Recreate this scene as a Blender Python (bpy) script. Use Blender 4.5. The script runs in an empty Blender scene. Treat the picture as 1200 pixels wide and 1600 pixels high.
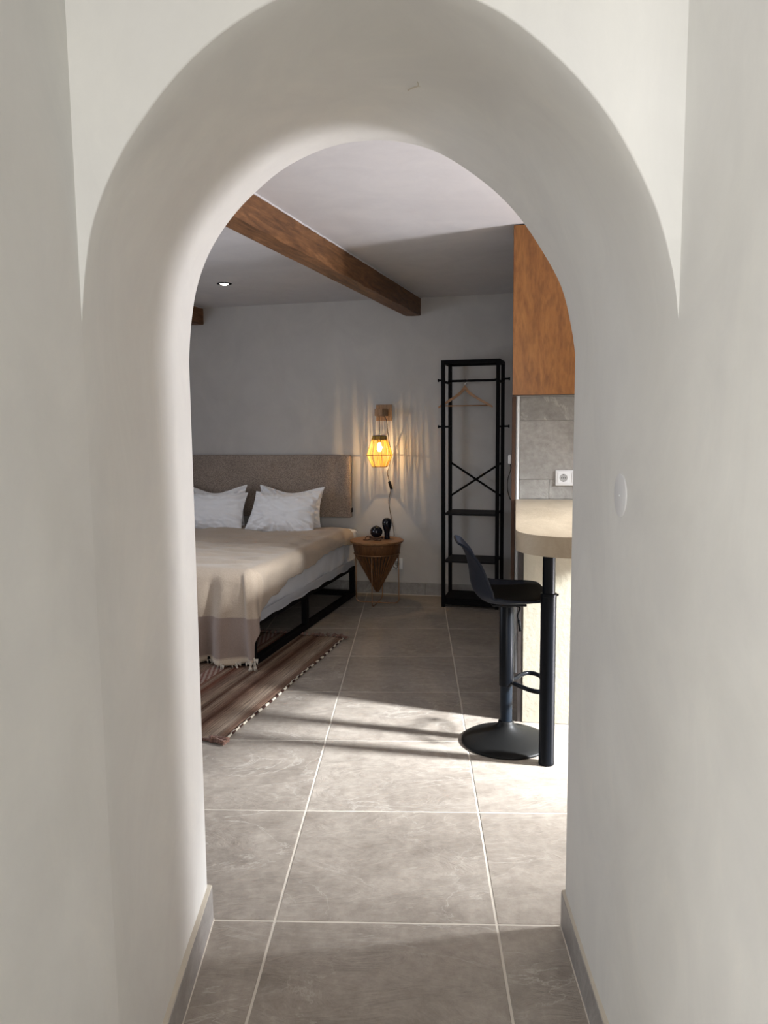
import bpy, bmesh, math, random
from mathutils import Vector, Matrix, noise
random.seed(7)
C = bpy.context.scene.collection
S = bpy.context.scene
PI = math.pi

# ------------------------------------------------------------------ camera
cam_d = bpy.data.cameras.new('camera'); cam = bpy.data.objects.new('camera', cam_d); C.objects.link(cam)
F, PITCH, ROLL, YAW, CH = 1200.46, .1135, -.0098, -.0409, 1.3373
fw = Vector((math.sin(YAW)*math.cos(PITCH), math.cos(YAW)*math.cos(PITCH), -math.sin(PITCH)))
r0 = Vector((math.cos(YAW), -math.sin(YAW), 0)); u0 = r0.cross(fw)
r1 = r0*math.cos(ROLL)+u0*math.sin(ROLL); u1 = u0*math.cos(ROLL)-r0*math.sin(ROLL)
mw = Matrix((r1, u1, -fw)).transposed().to_4x4(); mw.translation = Vector((0, 0, CH))
cam.matrix_world = mw
cam_d.sensor_fit = 'VERTICAL'; cam_d.sensor_height = 36.0; cam_d.lens = F*36/1600
cam_d.clip_start = .02
S.camera = cam

# ------------------------------------------------------------------ world, lights, exposure
S.view_settings.view_transform = 'Standard'; S.view_settings.look = 'None'
S.view_settings.gamma = 1; S.view_settings.use_curve_mapping = False
S.view_settings.exposure = 0.0
w = bpy.data.worlds.new('world'); S.world = w; w.use_nodes = True
w.node_tree.nodes['Background'].inputs[0].default_value = (.75, .87, 1, 1)
w.node_tree.nodes['Background'].inputs[1].default_value = .8

def area(name, loc, direction, sx, sy, energy, col, spread=180):
    d = bpy.data.lights.new(name, 'AREA'); d.shape = 'RECTANGLE'; d.size = sx; d.size_y = sy
    d.energy = energy; d.color = col; d.spread = math.radians(spread)
    o = bpy.data.objects.new(name, d); C.objects.link(o); o.location = loc
    o.rotation_euler = Vector(direction).to_track_quat('-Z', 'Y').to_euler()
    return o
# daylight entering by the glazed door on the right, low sky glare
area('daylight_door', (3.06, 2.56, 1.15), (-1, .05, -.02), .30, 1.9, 19, (1.0, .985, .965))
# extra narrow lamp added at the door top to brighten the floor patch
area('floor_patch_fill', (3.06, 2.46, 1.85), (-2.75, .78, -1.85), .22, .32, 62, (.94, .975, 1.0), 50)
# light thrown up by the sunlit terrace outside the same door
area('terrace_bounce', (3.0, 2.62, .12), (-1, .10, .85), .5, .3, 48, (.98, .95, 1.0), 125)
# cool daylight from the window on the left of the bedroom
area('daylight_left', (-3.1, 3.6, 1.35), (1, 0, -.05), 1.1, 1.1, 19, (.78, .86, 1.0))
# daylight from the two windows of the hall behind the photographer
area('daylight_rear', (.1, -2.3, 1.45), (-.02, 1, -.03), 1.1, 1.4, 52, (1.0, .99, .965))
area('daylight_hall', (-1.75, -.7, 1.4), (1, .45, 0), 1.2, 1.5, 56, (1.0, .99, .97))

# ------------------------------------------------------------------ helpers
def obj(name, bm, mat, parent=None, smooth=False, kind=None, label=None, mats=None):
    me = bpy.data.meshes.new(name)
    bmesh.ops.recalc_face_normals(bm, faces=bm.faces[:])
    bm.to_mesh(me); bm.free()
    for m in (mats or [mat]): me.materials.append(m)
    if smooth: me.polygons.foreach_set('use_smooth', [True]*len(me.polygons))
    o = bpy.data.objects.new(name, me); C.objects.link(o)
    if parent: o.parent = parent
    if kind: o['kind'] = kind
    if label: o['label'] = label
    return o
def auto(o, ang=40):
    me = o.data
    bm = bmesh.new(); bm.from_mesh(me)
    for f in bm.faces: f.smooth = True
    for e in bm.edges:
        if len(e.link_faces) == 2 and e.calc_face_angle(0) > math.radians(ang): e.smooth = False
    bm.to_mesh(me); bm.free(); return o
def thing(name, label, cat, loc=(0, 0, 0), rotz=0, group=None):
    o = bpy.data.objects.new(name, None); C.objects.link(o); o.empty_display_size = .1
    o.location = loc; o.rotation_euler = (0, 0, rotz); return tag(o, label, cat, group)
def tag(o, label, cat, group=None):
    o['label'] = label; o['category'] = cat
    if group: o['group'] = group
    return o
def BM(): return bmesh.new()
def box(bm, x0, x1, y0, y1, z0, z1, bev=0, seg=2, M=None):
    vs = [bm.verts.new((x, y, z)) for z in (z0, z1) for y in (y0, y1) for x in (x0, x1)]
    fs = [bm.faces.new([vs[i] for i in q]) for q in ((0, 2, 3, 1), (4, 5, 7, 6), (0, 1, 5, 4), (2, 6, 7, 3), (0, 4, 6, 2), (1, 3, 7, 5))]
    es = list({e for f in fs for e in f.edges})
    nv = vs
    if bev:
        r = bmesh.ops.bevel(bm, geom=es, offset=bev, segments=seg, affect='EDGES', profile=.5)
        nv = list({v for f in r['faces'] for v in f.verts} | {v for v in vs if v.is_valid})
    if M is not None: bmesh.ops.transform(bm, matrix=M, verts=nv)
    return bm
def lathe(bm, prof, seg=32, c=(0, 0, 0), close=True):
    rings = []
    for r, z in prof:
        if r < 1e-6: rings.append([bm.verts.new((c[0], c[1], c[2]+z))])
        else: rings.append([bm.verts.new((c[0]+r*math.cos(2*PI*i/seg), c[1]+r*math.sin(2*PI*i/seg), c[2]+z)) for i in range(seg)])
    for a, b in zip(rings, rings[1:]):
        for i in range(seg):
            j = (i+1) % seg
            if len(a) == 1 and len(b) == 1: continue
            if len(a) == 1: bm.faces.new((a[0], b[i], b[j]))
            elif len(b) == 1: bm.faces.new((a[i], a[j], b[0]))
            else: bm.faces.new((a[i], a[j], b[j], b[i]))
    if close:
        for rg in (rings[0], rings[-1]):
            if len(rg) > 1: bm.faces.new(rg)
    return bm
def tube(bm, pts, r, seg=8, closed=False, flat=1):
    pts = [Vector(p) for p in pts]; n = len(pts); rings = []
    up = Vector((0, 0, 1))
    prev = None
    for i, p in enumerate(pts):
        if closed: t = pts[(i+1) % n]-pts[i-1]
        else: t = pts[min(i+1, n-1)]-pts[max(i-1, 0)]
        t.normalize()
        if prev is None:
            a = up.cross(t) if abs(t.z) < .9 else Vector((1, 0, 0)).cross(t)
        else: a = prev-t*prev.dot(t)
        a.normalize(); b = t.cross(a); prev = a
        rr = r[i] if isinstance(r, (list, tuple)) else r
        rings.append([bm.verts.new(p+a*math.cos(2*PI*k/seg)*rr+b*math.sin(2*PI*k/seg)*rr*flat) for k in range(seg)])
    m = n if closed else n-1
    for i in range(m):
        A, B = rings[i], rings[(i+1) % n]
        for k in range(seg):
            l = (k+1) % seg; bm.faces.new((A[k], A[l], B[l], B[k]))
    if not closed: bm.faces.new(rings[0]); bm.faces.new(rings[-1])
    return bm
def arcpts(c, r, a0, a1, n, ax=('x', 'y')):
    out = []
    for i in range(n+1):
        a = a0+(a1-a0)*i/n; p = [c[0], c[1], c[2]]
        p['xyz'.index(ax[0])] += r*math.cos(a); p['xyz'.index(ax[1])] += r*math.sin(a); out.append(tuple(p))
    return out
def smoothpath(P, n=6):
    P = [Vector(p) for p in P]; out = []
    for i in range(len(P)-1):
        a = P[max(i-1, 0)]; b = P[i]; c = P[i+1]; d = P[min(i+2, len(P)-1)]
        for k in range(n):
            t = k/n
            out.append(.5*((2*b)+(c-a)*t+(2*a-5*b+4*c-d)*t*t+(3*b-a-3*c+d)*t**3))
    out.append(P[-1]); return out
def prism(bm, poly, z0, z1):
    a = [bm.verts.new((x, y, z0)) for x, y in poly]; b = [bm.verts.new((x, y, z1)) for x, y in poly]
    n = len(poly)
    for i in range(n): bm.faces.new((a[i], a[(i+1) % n], b[(i+1) % n], b[i]))
    bm.faces.new(a); bm.faces.new(b); return bm
def grid(bm, nu, nv, fn, wrap=False):
    V = [[bm.verts.new(fn(i/nu, j/nv)) for j in range(nv+1)] for i in range(nu+1)]
    for i in range(nu):
        for j in range(nv): bm.faces.new((V[i][j], V[i+1][j], V[i+1][j+1], V[i][j+1]))
    return V
def nz(x, y, z=0, s=1): return noise.noise(Vector((x*s, y*s, z*s)))

# ------------------------------------------------------------------ materials
class MT:
    def __init__(s, name, rough=.6, col=(.5, .5, .5), metal=0, spec=.5):
        s.m = bpy.data.materials.new(name); s.m.use_nodes = True
        s.nt = s.m.node_tree; s.b = s.nt.nodes['Principled BSDF']
        s.b.inputs['Base Color'].default_value = (*col, 1); s.b.inputs['Roughness'].default_value = rough
        s.b.inputs['Metallic'].default_value = metal; s.b.inputs['Specular IOR Level'].default_value = spec
    def n(s, t, **k):
        x = s.nt.nodes.new(t)
        for a, v in k.items():
            if a.startswith('i_'): x.inputs[a[2:].replace('_', ' ')].default_value = v
            else: setattr(x, a, v)
        return x
    def l(s, a, b): s.nt.links.new(a, b)
    def coord(s, kind='Object', scale=(1, 1, 1), rot=(0, 0, 0), rnd=False):
        tc = s.n('ShaderNodeTexCoord'); mp = s.n('ShaderNodeMapping')
        mp.inputs['Scale'].default_value = scale; mp.inputs['Rotation'].default_value = rot
        s.l(tc.outputs[kind], mp.inputs[0])
        if rnd:
            oi = s.n('ShaderNodeObjectInfo'); mu = s.n('ShaderNodeMath', operation='MULTIPLY'); mu.inputs[1].default_value = 37
            cb = s.n('ShaderNodeCombineXYZ'); s.l(oi.outputs['Random'], mu.inputs[0])
            for k in range(3): s.l(mu.outputs[0], cb.inputs[k])
            s.l(cb.outputs[0], mp.inputs['Location'])
        return mp.outputs[0]
    def noise(s, vec, scale, detail=4, rough=.55, dist=0):
        x = s.n('ShaderNodeTexNoise'); x.inputs['Scale'].default_value = scale; x.inputs['Detail'].default_value = detail
        x.inputs['Roughness'].default_value = rough; x.inputs['Distortion'].default_value = dist
        s.l(vec, x.inputs['Vector']); return x.outputs['Fac']
    def ramp(s, fac, stops):
        x = s.n('ShaderNodeValToRGB'); el = x.color_ramp.elements
        while len(el) < len(stops): el.new(.5)
        for e, (p, c) in zip(el, stops): e.position = p; e.color = (*c, 1) if len(c) == 3 else c
        s.l(fac, x.inputs[0]); return x.outputs[0]
    def mix(s, fac, a, b, mode='MIX'):
        x = s.n('ShaderNodeMix', data_type='RGBA', blend_type=mode)
        for sock, v in ((x.inputs[0], fac), (x.inputs[6], a), (x.inputs[7], b)):
            if isinstance(v, (int, float)): sock.default_value = v
            elif isinstance(v, tuple): sock.default_value = (*v, 1)
            else: s.l(v, sock)
        return x.outputs[2]
    def color(s, c): s.l(c, s.b.inputs['Base Color'])
    def bump(s, h, strength=.3, dist=.01, prev=None):
        x = s.n('ShaderNodeBump'); x.inputs['Strength'].default_value = strength; x.inputs['Distance'].default_value = dist
        s.l(h, x.inputs['Height'])
        if prev: s.l(prev, x.inputs['Normal'])
        s.l(x.outputs[0], s.b.inputs['Normal']); return x.outputs[0]

def plaster(name, c0, c1, rough=.75):
    t = MT(name, rough, c0); v = t.coord('Object')
    a = t.noise(v, 1.6, 6, .6, .6); v2 = t.coord('Object', (1.6, 1.6, 1.1), (.2, .5, .1)); b = t.noise(v2, 2.2, 6, .65, 1.4)
    col = t.ramp(a, [(.3, c0), (.7, c1)])
    lt = t.ramp(b, [(.35, (.94, .94, .95)), (.6, (1, 1, 1)), (.72, (1.04, 1.03, 1.02))])
    t.color(t.mix(1, col, lt, 'MULTIPLY'))
    n1 = t.bump(t.noise(v, 3.5, 3, .5), .35, .02)
    t.bump(t.noise(v, 60, 5, .6), .08, .004, n1)
    return t.m
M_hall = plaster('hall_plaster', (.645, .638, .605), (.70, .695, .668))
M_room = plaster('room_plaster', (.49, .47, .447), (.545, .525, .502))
M_ceil = plaster('ceiling_plaster', (.60, .59, .60), (.64, .63, .64))

def slate(name, c0, c1, vein, rnd=True, rough=.42):
    t = MT(name, rough, c0); v = t.coord('Object', (1, 1, 1), (0, 0, 0), rnd)
    a = t.noise(v, 2.6, 10, .68, .7); col = t.ramp(a, [(.34, c0), (.64, c1)])
    sp_ = t.noise(v, 28, 5, .7); col = t.mix(1, col, t.ramp(sp_, [(.35, (.86, .85, .84)), (.65, (1.1, 1.1, 1.1))]), 'MULTIPLY')
    v2 = t.coord('Object', (1, 2.2, 1), (0, 0, .5), rnd)
    b = t.noise(v2, 1.7, 7, .6, 1.4)
    vm = t.ramp(b, [(.488, (0, 0, 0)), (.5, (1, 1, 1)), (.510, (0, 0, 0))])
    c = t.noise(v, 2.0, 2); cm = t.ramp(c, [(.42, (0, 0, 0)), (.62, (.75, .75, .75))])
    f = t.mix(1, vm, cm, 'MULTIPLY')
    t.color(t.mix(f, col, vein))
    v3 = t.coord('Object', (1, 2.6, 1), (0, 0, .45), rnd)
    n1 = t.bump(t.noise(v3, 4, 10, .68, 1.2), .9, .010)
    t.bump(t.noise(v, 90, 4), .12, .002, n1)
    rr = t.n('ShaderNodeMapRange'); rr.inputs[3].default_value = rough-.08; rr.inputs[4].default_value = rough+.14
    t.l(a, rr.inputs[0]); t.l(rr.outputs[0], t.b.inputs['Roughness'])
    return t.m
M_tile = slate('floor_tile', (.262, .228, .196), (.385, .342, .298), (.50, .46, .415))
M_skirt = slate('skirting_tile', (.24, .225, .215), (.33, .315, .30), (.40, .38, .36))
M_wtile = slate('wall_tile', (.25, .24, .225), (.42, .41, .39), (.50, .48, .45))
M_grout = MT('grout', .9, (.60, .55, .48)).m
M_mortar = plaster('beige_mortar', (.50, .45, .37), (.56, .51, .43))

def wood(name, c0, c1, c2, scale=(1, 12, 12), rough=.5, dist=1.5, rnd=False, b=.3):
    t = MT(name, rough, c0); v = t.coord('Object', scale, (0, 0, 0), rnd)
    a = t.noise(v, 2.2, 7, .62, dist); col = t.ramp(a, [(.3, c0), (.52, c1), (.72, c2)])
    v2 = t.coord('Object', tuple(q*3.5 for q in scale), (0, 0, 0), rnd)
    g = t.noise(v2, 4, 4, .6, .3); gm = t.ramp(g, [(.35, (.72, .70, .68)), (.6, (1, 1, 1))])
    t.color(t.mix(1, col, gm, 'MULTIPLY')); t.bump(g, b, .002)
    return t.m
M_beam = wood('beam_timber', (.085, .036, .013), (.19, .085, .032), (.29, .14, .058), (.9, 7, 7), .6, 2.2, b=.6)
M_ply = wood('stained_plywood', (.20, .074, .017), (.27, .108, .026), (.33, .14, .036), (5.5, 5.5, 1.1), .42, 1.8, b=.08)
M_ply_edge = wood('plywood_edge', (.055, .022, .010), (.08, .034, .015), (.10, .045, .02), (9, 9, 1), .6)
M_panel = wood('dark_panel', (.030, .024, .022), (.045, .036, .033), (.06, .048, .044), (9, 9, 1), .5)
M_cone = wood('cone_timber', (.105, .040, .013), (.175, .075, .025), (.24, .11, .04), (14, 14, 1.2), .5)
M_top = wood('table_timber', (.20, .09, .035), (.28, .14, .058), (.34, .18, .08), (2, 14, 4), .45)
M_hang = wood('hanger_timber', (.34, .165, .07), (.45, .235, .105), (.52, .29, .14), (2, 14, 14), .4)
M_oak = wood('bracket_timber', (.30, .16, .075), (.42, .24, .12), (.50, .31, .17), (12, 12, 1.6), .5)

M_black = MT('black_metal', .6, (.004, .004, .0045), spec=.12).m
M_rack = MT('rack_metal', .6, (.005, .005, .0055), spec=.08).m
M_blackg = MT('satin_black_steel', .32, (.003, .004, .006), spec=.14).m
M_shelf = MT('dark_shelf', .55, (.012, .011, .012), spec=.15).m
t = MT('stool_plastic', .5, (.007, .010, .018), spec=.18); v = t.coord('Object'); t.bump(t.noise(v, 180, 2), .06, .001); M_shell = t.m
t = MT('seat_pad', .6, (.008, .007, .006), spec=.15); v = t.coord('Object'); t.bump(t.noise(v, 90, 4), .15, .001); M_pad = t.m
M_brass = MT('copper_wire', .4, (.40, .23, .13), .8).m
M_wire = MT('dark_wire', .5, (.16, .09, .04), .4).m
M_chrome = MT('chrome', .2, (.7, .7, .7), 1).m
M_white = MT('white_plastic', .3, (.80, .81, .82)).m
M_trim = MT('white_corner_trim', .25, (.80, .83, .85)).m
M_hole = MT('socket_hole', .6, (.02, .02, .02)).m
M_glossblack = MT('black_ceramic', .12, (.006, .007, .012)).m
M_cord = MT('black_flex', .6, (.02, .015, .012)).m

def fabric(name, c0, c1, sc=180, rough=.9, b=.4, mott=(.9, 1.05)):
    t = MT(name, rough, c0, spec=.2); v = t.coord('Object'); a = t.noise(v, sc, 3, .7)
    col = t.ramp(a, [(.35, c0), (.65, c1)]); m = t.noise(v, 5, 3)
    mm = t.ramp(m, [(.3, (mott[0],)*3), (.7, (mott[1],)*3)])
    t.color(t.mix(1, col, mm, 'MULTIPLY')); t.bump(a, b, .0015)
    t.b.inputs['Sheen Weight'].default_value = .15
    return t
M_head = fabric('headboard_tweed', (.15, .115, .095), (.42, .345, .29), 210).m
M_sheet = fabric('white_cotton', (.74, .75, .79), (.80, .81, .84), 300, b=.1, mott=(.97, 1.02)).m
M_pil = fabric('pillow_cotton', (.86, .86, .885), (.90, .90, .915), 300, b=.1, mott=(.97, 1.02)).m
M_sheer = fabric('shaded_sheet', (.52, .55, .60), (.58, .60, .64), 300, b=.1).m

# throw: woven bands by its own UV (v = distance from the foot hem, metres)
t = MT('throw_weave', .92, (.5, .4, .3), spec=.15)
uv = t.n('ShaderNodeUVMap'); sp = t.n('ShaderNodeSeparateXYZ'); t.l(uv.outputs[0], sp.inputs[0])
beige = (.50, .41, .325); taupe = (.32, .25, .215)
band = t.n('ShaderNodeValToRGB'); mp = t.n('ShaderNodeMath', operation='DIVIDE'); mp.inputs[1].default_value = 2.4
t.l(sp.outputs[1], mp.inputs[0]); t.l(mp.outputs[0], band.inputs[0]); band.color_ramp.interpolation = 'CONSTANT'
el = band.color_ramp.elements
hem = (.62, .53, .42)
cols = [(0, hem), (.010/2.4*2, (.50, .40, .32)), (.036/2.4, taupe), (.26/2.4, beige)]
while len(el) < len(cols): el.new(.5)
for e, (p_, c_) in zip(el, cols): e.position = p_; e.color = (*c_, 1)
v = t.coord('Object'); a = t.noise(v, 260, 3, .7); am = t.ramp(a, [(.3, (.86, .85, .84)), (.7, (1.08, 1.08, 1.08))])
t.color(t.mix(1, band.outputs[0], am, 'MULTIPLY'))
c = t.noise(t.coord('Object', (1, 1.0, 1)), 26, 5, .65, .4)
nb = t.bump(c, .45, .008); t.bump(a, .3, .0012, nb)
t.b.inputs['Sheen Weight'].default_value = .2
M_throw = t.m
M_fringe = fabric('fringe_yarn', (.56, .50, .42), (.68, .62, .53), 200).m

# rug: stripes across local x, broken weave along local y
t = MT('rug_weave', .95, (.3, .2, .15), spec=.1)
tc = t.n('ShaderNodeTexCoord'); sp = t.n('ShaderNodeSeparateXYZ'); t.l(tc.outputs['Object'], sp.inputs[0])
mr = t.n('ShaderNodeMapRange'); mr.inputs[1].default_value = -.9; mr.inputs[2].default_value = 0; t.l(sp.outputs[0], mr.inputs[0])
brown = (.085, .042, .028); tan = (.27, .20, .15); rust = (.15, .058, .038); pale = (.34, .27, .215); mid = (.19, .12, .088)
st = [(0, mid), (.10, tan), (.2, brown), (.3, tan), (.42, mid), (.50, rust), (.53, tan), (.56, rust), (.60, mid), (.66, tan), (.70, brown), (.725, tan), (.77, mid), (.80, brown), (.83, mid), (.87, tan), (.93, pale), (.96, mid)]
st_r = t.n('ShaderNodeValToRGB'); el = st_r.color_ramp.elements
while len(el) < len(st): el.new(.5)
for e, (p_, c_) in zip(el, st): e.position = p_; e.color = (*c_, 1)
t.l(mr.outputs[0], st_r.inputs[0])
vv = t.coord('Object', (95, 1.6, 1)); a = t.noise(vv, 2.4, 5, .8); am = t.ramp(a, [(.36, (.42, .38, .36)), (.5, (1, 1, 1)), (.64, (1.75, 1.7, 1.6))])
col = t.mix(1, st_r.outputs[0], am, 'MULTIPLY')
# chevron weave in one band
ck = t.n('ShaderNodeTexChecker'); ck.inputs['Scale'].default_value = 1; ck.inputs[1].default_value = (.42, .34, .28, 1); ck.inputs[2].default_value = (.20, .08, .06, 1)
t.l(t.coord('Object', (55, 110, 1), (0, 0, .6)), ck.inputs[0])
gt = t.n('ShaderNodeMath', operation='COMPARE'); gt.inputs[1].default_value = .455; gt.inputs[2].default_value = .045; t.l(mr.outputs[0], gt.inputs[0])
t.color(t.mix(gt.outputs[0], col, ck.outputs[0]))
t.bump(a, .8, .004)
M_rug = t.m
t = MT('rug_binding', .95, (.2, .1, .1), spec=.1)
ck = t.n('ShaderNodeTexChecker'); ck.inputs['Scale'].default_value = 1; ck.inputs[1].default_value = (.62, .56, .46, 1); ck.inputs[2].default_value = (.055, .028, .022, 1)
t.l(t.coord('Object', (.01, 26, .01)), ck.inputs[0]); t.color(ck.outputs[0]); M_bind = t.m
M_tassel = fabric('rug_tassel_yarn', (.10, .055, .045), (.30, .17, .13), 160).m

# microcement
def cement(name, c0, c1, rough=.5):
    t = MT(name, rough, c0); v = t.coord('Object', (2.2, 1, 1)); a = t.noise(v, 3.2, 7, .6, .8)
    t.color(t.ramp(a, [(.3, c0), (.7, c1)])); t.bump(t.noise(t.coord('Object'), 45, 6, .65), .45, .004); return t.m
M_counter = cement('counter_microcement', (.36, .29, .205), (.47, .39, .285), .42)
M_barwall = cement('bar_wall_render', (.44, .41, .32), (.54, .50, .40), .8)

# lamp shade strings: thin, lets light through
t = MT('raffia_string', .8, (.75, .55, .28)); nt = t.nt
tr = t.n('ShaderNodeBsdfTranslucent'); tr.inputs[0].default_value = (1.0, .84, .34, 1)
ms = t.n('ShaderNodeMixShader'); ms.inputs[0].default_value = .78
out = nt.nodes['Material Output']; t.l(t.b.outputs[0], ms.inputs[1]); t.l(tr.outputs[0], ms.inputs[2]); t.l(ms.outputs[0], out.inputs[0])
v = t.coord('Object', (60, 60, 6)); t.color(t.ramp(t.noise(v, 3, 3), [(.3, (.66, .46, .14)), (.7, (.98, .84, .42))])); M_string = t.m
def emit(name, col, s):
    t = MT(name); t.b.inputs['Emission Color'].default_value = (*col, 1); t.b.inputs['Emission Strength'].default_value = s
    t.b.inputs['Base Color'].default_value = (*col, 1); return t.m
M_bulb = emit('warm_bulb', (1, .80, .42), 34)
M_spot = emit('downlight_lens', (1, .90, .72), 7)
t = MT('window_glass', .0); t.b.inputs['Transmission Weight'].default_value = 1; t.b.inputs['IOR'].default_value = 1.05; M_glass = t.m

# ------------------------------------------------------------------ the setting
CEIL = 2.285
X0, X1, Y1 = -3.25, 2.95, 1.94
def wally(x): return 5.955-.19*x
# floor slab (grout) with tiles as pieces
fl = BM(); box(fl, X0-.1, X1+.1, -2.6, 6.75, -.08, -.0015); floor = obj('floor', fl, M_grout, kind='structure')
TX, TY, TS, G = -.3865, 1.9347, .6, .0033
tile_mesh = None
for i in range(-6, 6):
    for j in range(-5, 8):
        x = TX+i*TS; y = TY+j*TS
        if x > X1 or x+TS < X0 or y > wally(x)+.1: continue
        if y < 1.3 and (x > 1.9 or x+TS < -1.9): continue
        if .5 < y+.1 < 1.3 and (x > .45 or x+TS < -.62): continue
        if tile_mesh is None:
            b = BM(); box(b, G, TS-G, G, TS-G, -.012, 0, .0012, 1)
            o = obj('tile', b, M_tile, floor); tile_mesh = o.data
        else:
            o = bpy.data.objects.new('tile', tile_mesh); C.objects.link(o); o.parent = floor
        o.location = (x, y, random.uniform(-.0004, .0004))

b = BM(); box(b, X0-.1, X1+.1, -2.6, 6.85, CEIL, CEIL+.12); obj('ceiling', b, M_ceil, kind='structure')

# arch wall: thick plastered wall pierced by a barrel-vaulted passage
FY, BY = 1.20, 1.94
front = [(-.516, 1.50), (-.505, 1.585), (-.485, 1.665), (-.43, 1.767), (-.328, 1.882), (-.202, 1.959), (-.06, 1.988), (.084, 1.954), (.191, 1.886), (.286, 1.786), (.354, 1.666), (.386, 1.565), (.398, 1.49)]
back = [(-.562, 1.50), (-.553, 1.59), (-.535, 1.679), (-.500, 1.763), (-.447, 1.838), (-.385, 1.899), (-.305, 1.958), (-.195, 2.002), (-.086, 2.013), (.006, 2.000), (.083, 1.969), (.176, 1.905), (.242, 1.842), (.30, 1.763), (.356, 1.664), (.383, 1.56), (.392, 1.50)]
def resample(P, n):
    P = smoothpath([(x, 0, z) for x, z in P], 10)
    L = [0]
    for a, c in zip(P, P[1:]): L.append(L[-1]+(c-a).length)
    out = []; k = 0
    for i in range(n+1):
        s = L[-1]*i/n
        while k < len(L)-2 and L[k+1] < s: k += 1
        f = (s-L[k])/(L[k+1]-L[k]); q = P[k].lerp(P[k+1], min(1, max(0, f))); out.append((q.x, q.z))
    return out
NA, NJ = 64, 16
fa = [(-.516, 1.5*k/NJ) for k in range(NJ)]+resample(front, NA)+[(.398, 1.49*(1-k/NJ)) for k in range(1, NJ+1)]
ba = [(-.568+.006*k/NJ, 1.5*k/NJ) for k in range(NJ)]+resample(back, NA)+[(.392, 1.5*(1-k/NJ)) for k in range(1, NJ+1)]
NP = len(fa)
b = BM(); rings = []
def ring(y, t, grow=0, gfront=False):
    R = []
    for k in range(NP):
        x = fa[k][0]*(1-t)+ba[k][0]*t; z = fa[k][1]*(1-t)+ba[k][1]*t
        dx, dz = x+.07, max(0, z-1.45); L = math.hypot(dx, dz) or 1
        g = grow
        if gfront: g = grow*min(1, max(0, (z-1.5)/.25))
        w_ = .006*nz(x*2.2, y*2.2+5, z*2.2)*math.sin(PI*min(1, max(0, (y-FY)/(BY-FY))))
        x += dx/L*(g+w_); z += dz/L*(g+w_)
        R.append(b.verts.new((x, y, z)))
    return R
rings.append(ring(FY, 0, .0028, True)); rings.append(ring(FY+.0012, .0016, .0008, True)); rings.append(ring(FY+.004, .0054))
for q in range(1, 14): rings.append(ring(FY+(BY-.02-FY)*q/14, (q/14)*(BY-.02-FY)/(BY-FY)))
rings.append(ring(BY-.02, .973)); rings.append(ring(BY-.012, .985, .001)); rings.append(ring(BY-.004, .995, .005)); rings.append(ring(BY, 1, .013))
for A, B in zip(rings, rings[1:]):
    for k in range(NP-1): b.faces.new((A[k], A[k+1], B[k+1], B[k]))
def skin(R, y):
    # flat face between arch outline and wall rectangle, fan strips (no n-gon)
    outer = []
    for v in R:
        x, z = v.co.x, v.co.z
        dx, dz = x+.07, z
        if z < 1.2: o_ = (X0 if dx < 0 else X1, z)
        else:
            fr = (z-1.2)/.85
            o_ = None
        outer.append(o_)
    idx = [k for k, o_ in enumerate(outer) if o_ is None]
    n = len(idx); a0 = Vector((X0, 1.2)); c0 = Vector((X0, CEIL)); c1 = Vector((X1, CEIL)); a1 = Vector((X1, 1.2))
    segs = [(a0, c0), (c0, c1), (c1, a1)]; cuts = [0, .3, .7, 1]
    for q, k in enumerate(idx):
        t_ = (q+1)/(n+1)
        for (p_, r_), lo, hi in zip(segs, cuts, cuts[1:]):
            if lo <= t_ <= hi: f = (t_-lo)/(hi-lo); pt = p_.lerp(r_, f); outer[k] = (pt.x, pt.y); break
    # pin exact corners
    import bisect
    for corner, tt in ((c0, .3), (c1, .7)):
        q = min(range(n), key=lambda i_: abs((i_+1)/(n+1)-tt)); outer[idx[q]] = (corner.x, corner.y)
    O = [b.verts.new((x, y, z)) for x, z in outer]
    for k in range(NP-1): b.faces.new((R[k], R[k+1], O[k+1], O[k]))
    return O
OF = skin(rings[0], FY); OB = skin(rings[-1], BY)
for k in range(NP-1): b.faces.new((OF[k], OF[k+1], OB[k+1], OB[k]))
arch = obj('wall_front', b, M_hall, kind='structure'); auto(arch, 50)
# small hairline scratch in the plaster of the vault
b = BM(); tube(b, smoothpath([(x, y, 1.9955-(x+.07)**2*.62) for x, y in ((-.01, 1.605), (0, 1.592), (.009, 1.583), (.010, 1.57), (.008, 1.562))], 4), .0012, 5)
tube(b, smoothpath([(x, y, 1.9955-(x+.07)**2*.62) for x, y in ((.009, 1.583), (.016, 1.585), (.018, 1.598))], 4), .0012, 5); obj('scratch', b, M_mortar, arch)

# corridor side walls and the wall behind the photographer
def wallbox(name, x0, x1, y0, y1, z0=0, z1=CEIL, m=None):
    b = BM(); box(b, x0, x1, y0, y1, z0, z1); return obj(name, b, m or M_hall, kind='structure')
YC = .45
def corridor(name, xw, side):
    b = BM()
    def f(u, v):
        y = YC+(FY-YC)*u; z = CEIL*v
        bulge = .006*nz(3*side, y*1.6, z*1.3)*min(1, (FY-y)*3)
        return (xw+bulge*1.0, y, z)
    V = grid(b, 44, 30, f); W = [[b.verts.new((xw+side*.12, v_.co.y, v_.co.z)) for v_ in (r[0], r[-1])] for r in (V[0], V[-1])]
    e = [V[0][0], V[0][-1], V[-1][-1], V[-1][0]]; g = [W[0][0], W[0][1], W[1][1], W[1][0]]
    b.faces.new([r[0] for r in V]+[g[3], g[0]]); b.faces.new([r[-1] for r in V]+[g[2], g[1]])
    b.faces.new(V[0]+[g[1], g[0]]); b.faces.new(V[-1]+[g[2], g[3]]); b.faces.new(g)
    o = obj(name, b, M_hall, kind='structure'); auto(o, 50); return o
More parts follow.
